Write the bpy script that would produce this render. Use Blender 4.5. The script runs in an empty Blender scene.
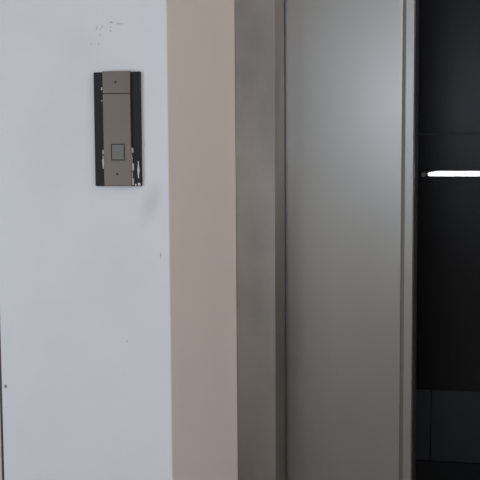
import bpy, bmesh, math, random
from mathutils import Matrix, Vector
random.seed(7)
S = bpy.context.scene
COL = S.collection

# ------------------------------------------------------------------ materials
def mat(name, color, rough=.6, metal=0., spec=.5):
    m = bpy.data.materials.new(name); m.use_nodes = True
    b = m.node_tree.nodes['Principled BSDF']
    b.inputs['Base Color'].default_value = (*color, 1)
    b.inputs['Roughness'].default_value = rough
    b.inputs['Metallic'].default_value = metal
    b.inputs['Specular IOR Level'].default_value = spec
    return m, m.node_tree, b

def nd(nt, t, **kw):
    n = nt.nodes.new(t)
    for k, v in kw.items(): setattr(n, k, v)
    return n

def mth(nt, op, a, b=None, c=None):
    n = nt.nodes.new('ShaderNodeMath'); n.operation = op
    for i, v in enumerate((a, b, c)):
        if v is None: continue
        if isinstance(v, (int, float)): n.inputs[i].default_value = v
        else: nt.links.new(v, n.inputs[i])
    return n.outputs[0]

def mixc(nt, fac, a, b):
    n = nt.nodes.new('ShaderNodeMix'); n.data_type = 'RGBA'
    if isinstance(fac, (int, float)): n.inputs[0].default_value = fac
    else: nt.links.new(fac, n.inputs[0])
    for i, v in ((6, a), (7, b)):
        if isinstance(v, tuple): n.inputs[i].default_value = (*v, 1)
        else: nt.links.new(v, n.inputs[i])
    return n.outputs[2]

def noise(nt, scale, detail=3, stretch=(1, 1, 1), rough=.55):
    tc = nd(nt, 'ShaderNodeTexCoord'); mp = nd(nt, 'ShaderNodeMapping')
    mp.inputs['Scale'].default_value = stretch
    nt.links.new(tc.outputs['Object'], mp.inputs['Vector'])
    n = nd(nt, 'ShaderNodeTexNoise')
    n.inputs['Scale'].default_value = scale; n.inputs['Detail'].default_value = detail
    n.inputs['Roughness'].default_value = rough
    nt.links.new(mp.outputs[0], n.inputs['Vector'])
    return n.outputs['Fac']

def ramp(nt, fac, a, b):
    n = nt.nodes.new('ShaderNodeMapRange')
    nt.links.new(fac, n.inputs['Value'])
    n.inputs['From Min'].default_value = a; n.inputs['From Max'].default_value = b
    n.interpolation_type = 'SMOOTHSTEP'
    return n.outputs[0]

def bump(nt, b, h, strength, dist):
    n = nd(nt, 'ShaderNodeBump')
    n.inputs['Strength'].default_value = strength; n.inputs['Distance'].default_value = dist
    nt.links.new(h, n.inputs['Height']); nt.links.new(n.outputs[0], b.inputs['Normal'])

def paint(name, color, dirt, marks=()):
    """rolled wall paint with faint mottling and a list of marks
    (x, z, half width, half height, slant, strength, softness)"""
    m, nt, b = mat(name, color, .55, 0, .3)
    n1 = noise(nt, 5, 4)
    c = mixc(nt, mth(nt, 'MULTIPLY', ramp(nt, n1, .42, .75), .22), color, dirt)
    tc = nd(nt, 'ShaderNodeTexCoord'); sp = nd(nt, 'ShaderNodeSeparateXYZ')
    nt.links.new(tc.outputs['Object'], sp.inputs[0])
    wob = mth(nt, 'MULTIPLY', mth(nt, 'SUBTRACT', noise(nt, 260, 2), .5), 1.5)
    for (x, z, rx, rz, sl, st, soft) in marks:
        dx = mth(nt, 'SUBTRACT', sp.outputs[0], x); dz = mth(nt, 'SUBTRACT', sp.outputs[2], z)
        dx = mth(nt, 'MULTIPLY_ADD', dz, -sl, dx)
        u = mth(nt, 'DIVIDE', dx, rx); v = mth(nt, 'DIVIDE', dz, rz)
        d = mth(nt, 'SQRT', mth(nt, 'ADD', mth(nt, 'MULTIPLY', u, u), mth(nt, 'MULTIPLY', v, v)))
        d = mth(nt, 'ADD', d, wob)
        k = mth(nt, 'SUBTRACT', 1.0, ramp(nt, d, 1 - soft, 1 + soft))
        c = mixc(nt, mth(nt, 'MULTIPLY', k, st), c, (.16, .16, .17))
    nt.links.new(c, b.inputs['Base Color'])
    bump(nt, b, noise(nt, 350, 2), .10, .001)
    return m

def brushed(name, color, color2, rough=.32, metal=1., grain=(400, 400, 3), smudge=.5, aniso=0.):
    m, nt, b = mat(name, color, rough, metal)
    g = noise(nt, 1, 3, grain)
    s = noise(nt, 3.2, 5, (1, 1, .7))
    c = mixc(nt, mth(nt, 'MULTIPLY', ramp(nt, s, .4, .72), smudge), color, color2)
    c = mixc(nt, mth(nt, 'MULTIPLY', g, .16), c, color2)
    nt.links.new(c, b.inputs['Base Color'])
    r = mth(nt, 'MULTIPLY_ADD', s, .14, rough - .07)
    nt.links.new(r, b.inputs['Roughness'])
    return m

def area_light(name, loc, direction, sx, sy, spec, parent):
    """the glow of a pane or diffuser: an area lamp lying on its face"""
    l = bpy.data.lights.new(name, 'AREA'); l.shape = 'RECTANGLE'; l.size = sx; l.size_y = sy
    l.color = spec[0]; l.energy = spec[1] * math.pi * sx * sy
    o = bpy.data.objects.new(name, l); COL.objects.link(o)
    o.rotation_mode = 'QUATERNION'; o.rotation_quaternion = Vector(direction).to_track_quat('-Z', 'Y'); o.location = loc
    return o

MARKS = [  # flakes and scuffs above and beside the call panel, in metres on the wall
    (-.1918, 1.5890, .0016, .0058, .15, .50, .55), (-.1785, 1.5904, .0016, .0066, .60, .52, .55),
    (-.1505, 1.6030, .0050, .0024, -.6, .50, .6), (-.1312, 1.5994, .0034, .0022, 0, .48, .6), (-.1230, 1.5980, .0050, .0016, 0, .22, .7),
    (-.1530, 1.5905, .0026, .0020, 0, .35, .6), (-.1537, 1.5806, .0026, .0024, 0, .42, .6), (-.1831, 1.5697, .0030, .0036, 0, .22, .7),
    (-.2086, 1.5482, .0022, .0024, 0, .28, .7), (-.1990, 1.5480, .0020, .0024, 0, .26, .7), (-.1877, 1.5485, .0022, .0030, 0, .28, .7),
    (-.0490, 1.1290, .0200, .0450, .3, .16, .8), (-.2480, 1.5490, .0420, .0400, 0, .045, .8),
    (-.0240, .9900, .0016, .0080, 0, .55, .5), (-.1215, .7560, .0024, .0024, 0, .4, .5),
    (-.4783, .6165, .0042, .0048, 0, .85, .4), (-.30, 1.30, .09, .20, .2, .05, .9), (-.14, .93, .08, .14, -.2, .04, .9),
]
M = {}
M['wall'] = paint('white_wall_paint', (.74, .758, .795), (.65, .66, .69), MARKS)
M['hall'] = paint('hall_wall_paint', (.60, .58, .55), (.52, .50, .47))
M['beige'] = paint('beige_reveal_paint', (.665, .615, .585), (.56, .545, .525))
M['ceil'] = paint('ceiling_paint', (.75, .74, .72), (.7, .69, .67))
M['frame'] = brushed('frame_stainless', (.395, .352, .320), (.262, .240, .220), .36, 1.0, (4, 4, 60), .9)
M['door'] = brushed('door_stainless', (.42, .41, .388), (.335, .328, .31), .32, .97, (4, 4, 90), .35)
M['darkmetal'] = mat('dark_edge_metal', (.06, .06, .06), .45, .8)[0]
M['groove'] = mat('groove_dull_metal', (.20, .19, .175), .5, .9)[0]
M['rubber'] = mat('black_rubber', (.015, .015, .016), .6)[0]
M['blackbox'] = mat('black_call_housing', (.017, .0165, .019), .6, 0, .25)[0]
M['bronze'] = brushed('bronze_plate', (.185, .158, .132), (.14, .120, .10), .42, .35, (300, 300, 10), .35)
M['button'] = mat('button_cap_grey', (.175, .18, .16), .45, .2)[0]
M['bezel'] = mat('button_bezel_steel', (.34, .31, .275), .35, .8)[0]
M['chip'] = paint('plaster_white_chip', (.62, .62, .64), (.5, .5, .5))
M['screw'] = mat('black_screw', (.012, .011, .010), .5)[0]
def carwall():
    m, nt, b = mat('black_laminate', (.0075, .0080, .0098), .30, 0, .35)
    g = noise(nt, 2, 3, (4, 4, .3))
    nt.links.new(mixc(nt, g, (.005, .005, .006), (.011, .012, .015)), b.inputs['Base Color'])
    return m
M['car'] = carwall()
M['cartrim'] = mat('car_dark_trim', (.02, .02, .024), .35, .5)[0]
M['strip'] = mat('car_strip_grey', (.045, .047, .052), .4, .3)[0]
M['lowglow'] = mat('back_wall_low_glow', (.029, .035, .050), .4, 0, .8)[0]  # glow low on the back wall, put into this paler colour
M['skirt'] = mat('skirting_dark', (.013, .015, .018), .4)[0]
M['seam'] = mat('car_seam_black', (.002, .002, .002), .7)[0]
M['carfloor'] = paint('car_floor_vinyl', (.20, .205, .215), (.15, .155, .16))
M['rail'] = mat('polished_steel', (.92, .92, .92), .12, 1)[0]
M['sill'] = brushed('aluminium_sill', (.45, .45, .45), (.3, .3, .3), .35, 1., (3, 400, 400))
def tiles():
    m, nt, b = mat('hall_floor_tiles', (.33, .32, .30), .35)
    t = nd(nt, 'ShaderNodeTexBrick'); tc = nd(nt, 'ShaderNodeTexCoord')
    nt.links.new(tc.outputs['Object'], t.inputs['Vector'])
    t.offset = 0; t.inputs['Scale'].default_value = 1
    t.inputs['Brick Width'].default_value = .6; t.inputs['Row Height'].default_value = .6
    t.inputs['Mortar Size'].default_value = .004
    t.inputs['Color1'].default_value = (.23, .22, .205, 1); t.inputs['Color2'].default_value = (.21, .20, .185, 1)
    t.inputs['Mortar'].default_value = (.14, .13, .12, 1)
    nt.links.new(t.outputs[0], b.inputs['Base Color']); return m
M['tiles'] = tiles()
DAY = ((.68, .79, 1.0), 8.0)
FILL_COOL = ((.82, .905, 1.0), 7.4)  # cool fill of the added left window
FILL_WARM = ((1.0, .92, .85), 4.6)  # warm fill of the added right window
LAMP = ((1.0, .86, .74), 6.5)
CARLAMP = ((.95, .97, 1.0), 4.0)
M['diffuser'] = mat('opal_diffuser', (.85, .85, .85), .4)[0]

# ------------------------------------------------------------------ mesh helpers
def prism(bm, pts, z0, z1, cuts=1, wob=None):
    """vertical prism over a footprint; optional wobble of single corners"""
    rings = []
    for k in range(cuts + 1):
        z = z0 + (z1 - z0) * k / cuts
        rings.append([bm.verts.new((p[0] + (wob(i, z)[0] if wob else 0), p[1] + (wob(i, z)[1] if wob else 0), z)) for i, p in enumerate(pts)])
    n = len(pts)
    for k in range(cuts):
        for i in range(n):
            j = (i + 1) % n
            bm.faces.new((rings[k][i], rings[k][j], rings[k + 1][j], rings[k + 1][i]))
    bm.faces.new(rings[0][::-1]); bm.faces.new(rings[-1])

def box(bm, x0, x1, y0, y1, z0, z1):
    prism(bm, [(x0, y0), (x1, y0), (x1, y1), (x0, y1)], z0, z1)

def extrude_x(bm, prof, x0, x1, end0=None):
    """profile of (y, z) points run along x; end0 gives each point its own start offset"""
    a = [bm.verts.new((x0 + (end0[i] if end0 else 0), p[0], p[1])) for i, p in enumerate(prof)]
    b = [bm.verts.new((x1, p[0], p[1])) for p in prof]
    n = len(prof)
    for i in range(n):
        j = (i + 1) % n
        bm.faces.new((a[i], a[j], b[j], b[i]))
    bm.faces.new(a[::-1]); bm.faces.new(b)

def extrude_y(bm, prof, y0, y1):
    a = [bm.verts.new((p[0], y0, p[1])) for p in prof]; b = [bm.verts.new((p[0], y1, p[1])) for p in prof]
    n = len(prof)
    for i in range(n):
        j = (i + 1) % n
        bm.faces.new((a[i], a[j], b[j], b[i]))
    bm.faces.new(a[::-1]); bm.faces.new(b)

def cyl_y(bm, x, z, r, y0, y1, n=24):
    extrude_y(bm, [(x + r * math.cos(t * 2 * math.pi / n), z + r * math.sin(t * 2 * math.pi / n)) for t in range(n)], y0, y1)

def obj(name, bm, material, parent=None, bevel=0, seg=2, smooth=False):
    bmesh.ops.recalc_face_normals(bm, faces=bm.faces)
    me = bpy.data.meshes.new(name); bm.to_mesh(me); bm.free()
    me.materials.append(material)
    o = bpy.data.objects.new(name, me); COL.objects.link(o)
    if parent: o.parent = parent; o.matrix_parent_inverse = parent.matrix_world.inverted()
    if bevel:
        md = o.modifiers.new('bevel', 'BEVEL'); md.width = bevel; md.segments = seg; md.limit_method = 'ANGLE'
        md.harden_normals = False
    if smooth:
        for p in me.polygons: p.use_smooth = True
    return o

def struct(name, bm, material, label=None, cat=None, **kw):
    o = obj(name, bm, material, **kw); o['kind'] = 'structure'
    if label: o['label'] = label; o['category'] = cat
    return o

def thing(name, label, cat, loc=(0, 0, 0), group=None):
    o = bpy.data.objects.new(name, None); COL.objects.link(o); o.location = loc
    o['label'] = label; o['category'] = cat
    if group: o['group'] = group
    bpy.context.view_layer.update()
    return o
nb = bmesh.new

# ------------------------------------------------------------------ hall shell
FZ = -.10; CZ = 2.70; HX0, HX1, HY = -2.4, 3.2, -3.6
bm = nb(); box(bm, HX0, HX1, HY, .395, FZ - .12, FZ)
struct('floor', bm, M['tiles'], 'grey tiled lift lobby floor', 'floor')
bm = nb(); box(bm, HX0 - .12, HX1 + .12, HY - .12, .395, CZ, CZ + .12)
struct('ceiling', bm, M['ceil'], 'plain lift lobby ceiling', 'ceiling')
def side_wall(x0, x1, y0, y1, z0, z1):      # a wall along y with a window opening
    bm = nb()
    box(bm, x0, x1, HY - .12, y0, FZ, CZ); box(bm, x0, x1, y1, .395, FZ, CZ)
    box(bm, x0, x1, y0, y1, FZ, z0); box(bm, x0, x1, y0, y1, z1, CZ)
    return bm
LW = (-3.40, -1.70, .15, 1.60)
RW = (-2.60, -.80, 1.45, 2.55)
bm = side_wall(HX0 - .12, HX0, *LW)
struct('wall_left', bm, M['hall'], 'side wall of the lobby, left of the lift', 'wall')
bm = side_wall(HX1, HX1 + .12, *RW)
struct('wall_right', bm, M['hall'], 'side wall of the lobby, right of the lift', 'wall')
# rear wall with a window opening
WX0, WX1, WZ0, WZ1 = .28, 1.02, 1.25, 1.85
bm = nb()
box(bm, HX0, WX0, HY - .12, HY, FZ, CZ)
box(bm, WX1, HX1, HY - .12, HY, FZ, CZ)
box(bm, WX0, WX1, HY - .12, HY, FZ, WZ0); box(bm, WX0, WX1, HY - .12, HY, WZ1, CZ)
struct('wall_rear', bm, M['hall'], 'lobby wall opposite the lift with a window in it', 'wall')
def window(name, u0, u1, z0, z1, m, label, wall):
    t = .04
    def bx(bm, a0, a1, d0, d1, c0, c1):     # u along the wall, d into the wall's thickness
        if wall == 'rear': box(bm, a0, a1, HY - d1, HY - d0, c0, c1)
        elif wall == 'left': box(bm, HX0 - d1, HX0 - d0, a0, a1, c0, c1)
        else: box(bm, HX1 + d0, HX1 + d1, a0, a1, c0, c1)
    bm = nb()
    bx(bm, u0, u0 + t, .02, .08, z0, z1); bx(bm, u1 - t, u1, .02, .08, z0, z1)
    bx(bm, u0 + t, u1 - t, .02, .08, z0, z0 + t); bx(bm, u0 + t, u1 - t, .02, .08, z1 - t, z1)
    w = struct(name, bm, M['ceil'], label, 'window')
    bm = nb(); bx(bm, u0 + t, u1 - t, .045, .055, z0 + t, z1 - t)
    obj('pane', bm, M['diffuser'], w)
    uc, zc = (u0 + u1) / 2, (z0 + z1) / 2; W, H = u1 - u0 - 2 * t, z1 - z0 - 2 * t
    if wall == 'rear': area_light('daylight', (uc, HY - .043, zc), (0, 1, 0), W, H, m, w)
    elif wall == 'left': area_light('daylight', (HX0 - .043, uc, zc), (1, 0, 0), W, H, m, w)
    else: area_light('daylight', (HX1 + .043, uc, zc), (-1, 0, 0), W, H, m, w)
window('window_1', WX0, WX1, WZ0, WZ1, DAY, 'small frosted daylight window opposite the lift', 'rear')
window('fill_window_left', *LW, FILL_COOL, 'large unseen window added in the left side wall as cool fill light', 'left')  # unseen window, added for wide soft light on the white pier
window('fill_window_right', *RW, FILL_WARM, 'high unseen window added in the right side wall as warm fill light', 'right')  # unseen window, added to light the splayed return from the right

# white pier with the call panel; its right end is splayed back to the lift frame
bm = nb()
wobs = [random.uniform(-1, 1) for _ in range(200)]
def edge_wob(z, amp=.0008):
    f = z / CZ * 60; i = int(f); a = f - i
    return amp * (wobs[i] * (1 - a) + wobs[i + 1] * a)
def wob_pier(i, z): return (edge_wob(z), 0) if i == 1 else (0, 0)
prism(bm, [(-.4905, 0), (0, 0), (.1206, .25), (.1206, .388), (-.4905, .388)], FZ, CZ, 60, wob_pier)  # edge positions worked out from image pixels, as for frame and door
pier = struct('wall_front_left', bm, M['wall'], 'smooth white painted wall carrying the call panel', 'wall', bevel=.0022)
bm = nb()
nx, ny = .25 / .2776, -.1206 / .2776
def wob_rev(i, z): return (edge_wob(z), 0) if i == 0 else (0, 0)
prism(bm, [(.0002, .0008), (.1206, .2499), (.1206 + .0016 , .2499 ), (.0002 + .0012, .0006)], FZ + .002, 2.148, 48, wob_rev)
rev = struct('trim_1', bm, M['beige'], 'beige painted splayed return between white wall and metal lift frame', 'trim')

# beyond the pier's left edge: dark metal strip, then a beige wall in the next bay
bm = nb(); box(bm, -.4985, -.4905, .004, .030, FZ, CZ)
struct('trim_2', bm, M['darkmetal'], 'narrow dark strip at the left edge of the white wall', 'trim')
bm = nb(); box(bm, HX0, -.4985, .012, .388, FZ, CZ)
struct('wall_front_far_left', bm, M['beige'], 'beige wall just left of the white wall', 'wall')
# right of the opening
OX1 = 1.136
bm = nb(); prism(bm, [(OX1 + .1152, .25), (OX1 + .2358, 0), (HX1, 0), (HX1, .388), (OX1 + .1152, .388)], FZ, CZ)
struct('wall_front_right', bm, M['wall'], 'white wall right of the lift opening', 'wall')
bm = nb(); box(bm, .1208, OX1 + .1150, .252, .388, 2.25, CZ)
struct('wall_front_above', bm, M['wall'], 'white wall above the lift opening', 'wall')

# stainless lift frame: wide face and a return running back to the sliding door
def L_jamb(bm, xo, xi, s):
    t = .003
    pts = [(xo, .25), (xi, .25), (xi, .393), (xi - s * t, .393), (xi - s * t, .253), (xo, .253)]
    prism(bm, pts, FZ, 2.25)
bm = nb(); L_jamb(bm, .1224, .2358, 1)
struct('trim_3', bm, M['frame'], 'smudged brushed metal lift frame upright beside the sliding door', 'trim', bevel=.002)
bm = nb(); L_jamb(bm, OX1 + .1134, OX1, -1)
struct('trim_4', bm, M['frame'], 'brushed metal lift frame upright on the far right', 'trim', bevel=.0012)
bm = nb(); extrude_x(bm, [(.25, 2.25), (.25, 2.14), (.397, 2.14), (.397, 2.143), (.253, 2.143), (.253, 2.25)], .2362, OX1 - .0004)
struct('trim_5', bm, M['frame'], 'brushed metal lift frame head', 'trim', bevel=.0012)
bm = nb()
box(bm, -.9, 1.95, .398, .452, FZ - .10, FZ - .004)
for y0, y1 in ((.398, .414), (.422, .432), (.440, .452)): box(bm, -.9, 1.95, y0, y1, FZ - .004, FZ + .001)
struct('trim_6', bm, M['sill'], 'grooved metal landing sill under the sliding door', 'sill')

# ------------------------------------------------------------------ hall sliding door
bm = nb(); box(bm, -.37, .5738, .412, .440, .008 + FZ, 2.135)
d = struct('door_1', bm, M['door'], 'brushed stainless sliding lift door, half open', 'door', bevel=.002)
bm = nb(); box(bm, .5738, .5838, .4165, .438, .008 + FZ, 2.135)
obj('groove', bm, M['groove'], d)
bm = nb(); prism(bm, [(.5838, .4120), (.6060, .4115), (.6095, .4150), (.6095, .440), (.5838, .440)], .008 + FZ, 2.135)
e = obj('edge_strip', bm, M['door'], d); e['label'] = 'slim steel strip along the leading edge'

# ------------------------------------------------------------------ car and car door
bm = nb(); box(bm, -.35, .602, .462, .488, .008 + FZ, 2.135)
cd = struct('door_2', bm, M['car'], 'dark inner car door just behind the stainless sliding door', 'door')
bm = nb(); prism(bm, [(.602, .463), (.612, .463), (.6155, .468), (.6155, .482), (.612, .487), (.602, .487)], .008 + FZ, 2.135)
obj('rubber_edge', bm, M['rubber'], cd)

CX0, CX1, CY0, CY1, CH = .02, 1.42, .515, 1.60, 2.30
car = thing('lift_car', 'dark lift car interior with a bright handrail, seen past the half open door', 'lift car', (.72, 1.05, 0))
bm = nb(); box(bm, CX0, CX1, .458, CY1, FZ - .10, FZ)
obj('car_floor', bm, M['carfloor'], car)
bm = nb(); box(bm, CX0 - .03, CX1 + .03, CY0, CY1 + .03, CH, CH + .04); obj('car_ceiling', bm, M['car'], car)
bm = nb()
xs = [CX0, .5985, 1.03, CX1]
box(bm, CX0, 1.0285, CY1, CY1 + .02, .292, 1.303); box(bm, 1.0315, CX1, CY1, CY1 + .02, .292, 1.303)
box(bm, CX0, 1.0285, CY1, CY1 + .02, 1.313, CH); box(bm, 1.0315, CX1, CY1, CY1 + .02, 1.313, CH)
bw = obj('back_wall', bm, M['car'], car)
bm = nb(); box(bm, CX0, CX1, CY1 + .0195, CY1 + .03, FZ, CH); obj('seam', bm, M['seam'], bw)
bm = nb(); extrude_x(bm, [(CY1 - .004, 1.304), (CY1 - .004, 1.312), (CY1 + .01, 1.312), (CY1 + .01, 1.304)], CX0, CX1)
obj('trim_strip', bm, M['strip'], bw)
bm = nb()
for i in range(3): box(bm, xs[i] + .0015, xs[i + 1] - .0015, CY1 - .001, CY1 + .019, .004, .291)  # paler panels paint in the light near the car floor
kp = obj('low_glow_panel', bm, M['lowglow'], car, bevel=.0008); kp['label'] = 'lower back wall, its soft glow painted as a paler blue-grey panel'
bm = nb(); box(bm, CX0, CX1, CY1 - .004, CY1 + .018, FZ, .0); obj('skirting', bm, M['skirt'], car)
for x0, x1 in ((CX0 - .03, CX0), (CX1, CX1 + .03)):
    bm = nb(); box(bm, x0, x1, CY0, CY1 + .03, FZ, CH); obj('side_wall', bm, M['car'], car)
for x0, x1 in ((CX0, .236), (1.136, CX1)):
    bm = nb(); box(bm, x0, x1, CY0, CY0 + .03, FZ, CH - .002); obj('front_return', bm, M['car'], car)
bm = nb(); box(bm, .236, 1.136, CY0, CY0 + .03, 2.12, CH - .002); obj('front_header', bm, M['car'], car)
# lamp in the car ceiling
bm = nb(); box(bm, .42, 1.38, 1.24, 1.59, CH - .022, CH - .001); lf = obj('ceiling_lamp', bm, M['cartrim'], car)
bm = nb(); box(bm, .44, 1.36, 1.26, 1.58, CH - .026, CH - .0225); obj('lamp_diffuser', bm, M['diffuser'], lf)
area_light('car_glow', (.90, 1.42, CH - .028), (0, 0, -1), .92, .32, CARLAMP, lf)
# handrail: flat steel bar, its face leaning back, its left end cut on a slant
rx0, rx1 = .5825, 1.36
bm = nb()
extrude_x(bm, [(1.530, 1.1470), (1.5425, 1.1590), (1.5500, 1.1660), (1.5580, 1.1660), (1.5580, 1.1440), (1.5330, 1.1440)], rx0, rx1,
          [0, .002, .036, .036, 0, 0])
hr = obj('handrail', bm, M['rail'], car, bevel=.0012); hr['label'] = 'bright flat steel handrail across the back wall'
bm = nb(); cyl_y(bm, .5640, 1.1520, .0085, 1.548, CY1 + .001); obj('end_bracket', bm, M['bezel'], hr)
for x in (.66, 1.00, 1.30):
    bm = nb(); cyl_y(bm, x, 1.150, .008, 1.556, CY1 + .001); obj('bracket', bm, M['cartrim'], hr)
bm = nb(); box(bm, .60, rx1, CY1 - .006, CY1 + .001, 1.094, 1.128); obj('band_under_rail', bm, M['cartrim'], car)  # dark grey band across the wall below the rail

# shaft walls round the car, so no daylight comes in from behind
bm = nb()
box(bm, -1.05, -.95, .458, 1.9, -.1, CZ); box(bm, 1.96, 2.06, .458, 1.9, -.1, CZ); box(bm, -1.05, 2.06, 1.8, 1.9, -.1, CZ)
box(bm, -.95, 1.96, .40, .455, 2.16, CZ); box(bm, -1.05, 2.06, .40, 1.9, CZ, CZ + .1)
struct('wall_shaft', bm, M['hall'], 'bare shaft walls behind the lift car', 'wall')

# ------------------------------------------------------------------ call panel
cp = thing('call_panel', 'narrow bronze call panel with black sides and square grey button on the white wall', 'call panel', (-.136, 0, 1.1735))
def px(x, y): return (-.2009 + (x - 94.3) * .002775, 1.4735 - (y - 72) * .00263)   # metres on the wall from image pixel positions
bm = nb()
extrude_y(bm, [(-.2011, 1.1735), (-.0722, 1.1735), (-.0712, 1.1780), (-.0708, 1.4735), (-.2009, 1.4735)], -.0085, .0005)
hs = obj('housing', bm, M['blackbox'], cp, bevel=.0025)
bm = nb(); box(bm, -.1730, -.0975, -.0150, -.0080, 1.4176, 1.4752)
cap = obj('top_cover', bm, M['bronze'], cp, bevel=.0009)
bm = nb(); box(bm, -.1730, -.0975, -.0150, -.0080, 1.1748, 1.4162)
fp = obj('face_plate', bm, M['bronze'], cp, bevel=.0009)
for par, x, z in ((cap, -.1365, 1.4468), (fp, -.1360, 1.2058)):
    bm = nb(); cyl_y(bm, x, z, .0031, -.0158, -.0145); obj('screw', bm, M['screw'], par)
# button: square bezel ring and a ribbed cap
bx0, bx1, bz0, bz1 = -.1540, -.1120, 1.2400, 1.2870
bm = nb(); t = .0014
box(bm, bx0, bx0 + t, -.0170, -.0145, bz0, bz1); box(bm, bx1 - t, bx1, -.0170, -.0145, bz0, bz1)
box(bm, bx0 + t, bx1 - t, -.0170, -.0145, bz0, bz0 + t); box(bm, bx0 + t, bx1 - t, -.0170, -.0145, bz1 - t, bz1)
bz = obj('button_bezel', bm, M['bezel'], cp, bevel=.0006)
bm = nb(); box(bm, bx0 + t, bx1 - t, -.0153, -.0140, bz0 + t, bz1 - t)
obj('button_gap', bm, M['screw'], bz)
bm = nb(); t = .0042; box(bm, bx0 + t, bx1 - t, -.0164, -.0150, bz0 + t, bz1 - t)
n = 5; hgt = (bz1 - bz0 - 2 * t - .002) / n
for k in range(n):
    z = bz0 + t + .001 + k * hgt
    box(bm, bx0 + t + .001, bx1 - t - .001, -.0176, -.0163, z + .0006, z + hgt - .0006)
bt = obj('button', bm, M['button'], cp, bevel=.0004); bt['label'] = 'square grey ribbed button'
# white plaster chips along both sides of the plate
def chip(x, y0, y1, wpx, y=-.0088, n=9, dep=.0012):
    L, Rr = [], []
    for k in range(n):
        a = k / (n - 1); yy = y0 + (y1 - y0) * a
        ww = wpx * (.25 + .75 * math.sin(math.pi * (.08 + .84 * a))) * random.uniform(.45, 1.15)
        cx = x + random.uniform(-.25, .25)
        p, q = px(cx - ww / 2, yy), px(cx + ww / 2, yy)
        L.append(p); Rr.append(q)
    bm = nb(); extrude_y(bm, L + Rr[::-1], y - dep, y + .0012)
    obj('plaster_chip', bm, M['chip'], hs)
for c in ((102.6, 87, 90, 1.6), (102.6, 99.5, 101.5, 1.0), (103.0, 149.5, 154, 1.9), (102.9, 155.5, 168.5, 2.1),
          (132.1, 147.5, 152.5, 3.2), (131.6, 152, 164, 1.6), (132.5, 163, 171, 3.6), (131.8, 172, 177, 1.6), (132.4, 177.5, 185, 3.0), (138.3, 161, 178, 2.3), (138.6, 182.5, 185.6, 3.0), (135.2, 183.6, 185.6, 2.4)):
    chip(*c)

# ------------------------------------------------------------------ lobby ceiling lamps
for i, (x, y, lab) in enumerate(((1.75, -.9, 'square warm ceiling lamp nearer the lift'), (1.75, -2.6, 'square warm ceiling lamp nearer the window'))):
    l = thing('ceiling_lamp', lab, 'lamp', (x, y, CZ), 'square lobby ceiling lamps')
    bm = nb(); box(bm, x - .31, x + .31, y - .31, y + .31, CZ - .03, CZ); obj('lamp_frame', bm, M['ceil'], l)
    bm = nb(); box(bm, x - .29, x + .29, y - .29, y + .29, CZ - .034, CZ - .0305); obj('diffuser', bm, M['diffuser'], l)
    area_light('lamp_glow', (x, y, CZ - .036), (0, 0, -1), .58, .58, LAMP, l)

# ------------------------------------------------------------------ world and camera
w = bpy.data.worlds.new('dim_outside'); S.world = w; w.use_nodes = True
w.node_tree.nodes['Background'].inputs[0].default_value = (.6, .75, 1, 1)
w.node_tree.nodes['Background'].inputs[1].default_value = .2
cam = bpy.data.cameras.new('camera'); co = bpy.data.objects.new('camera', cam); COL.objects.link(co)
R = Matrix(((.973979, -.014891, .226147), (.226548, .091832, -.969661), (-.006328, .995663, .092816)))
co.matrix_world = Matrix.Translation((.8393, -2.7752, 1.30)) @ R.to_4x4()
cam.sensor_width = 36; cam.lens = 82.5; cam.clip_start = .05
cam.dof.use_dof = True; cam.dof.focus_distance = 2.95; cam.dof.aperture_fstop = 6.3
S.camera = co
S.view_settings.view_transform = 'Standard'; S.view_settings.look = 'None'
S.view_settings.gamma = 1; S.view_settings.use_curve_mapping = False
S.view_settings.exposure = 0.0
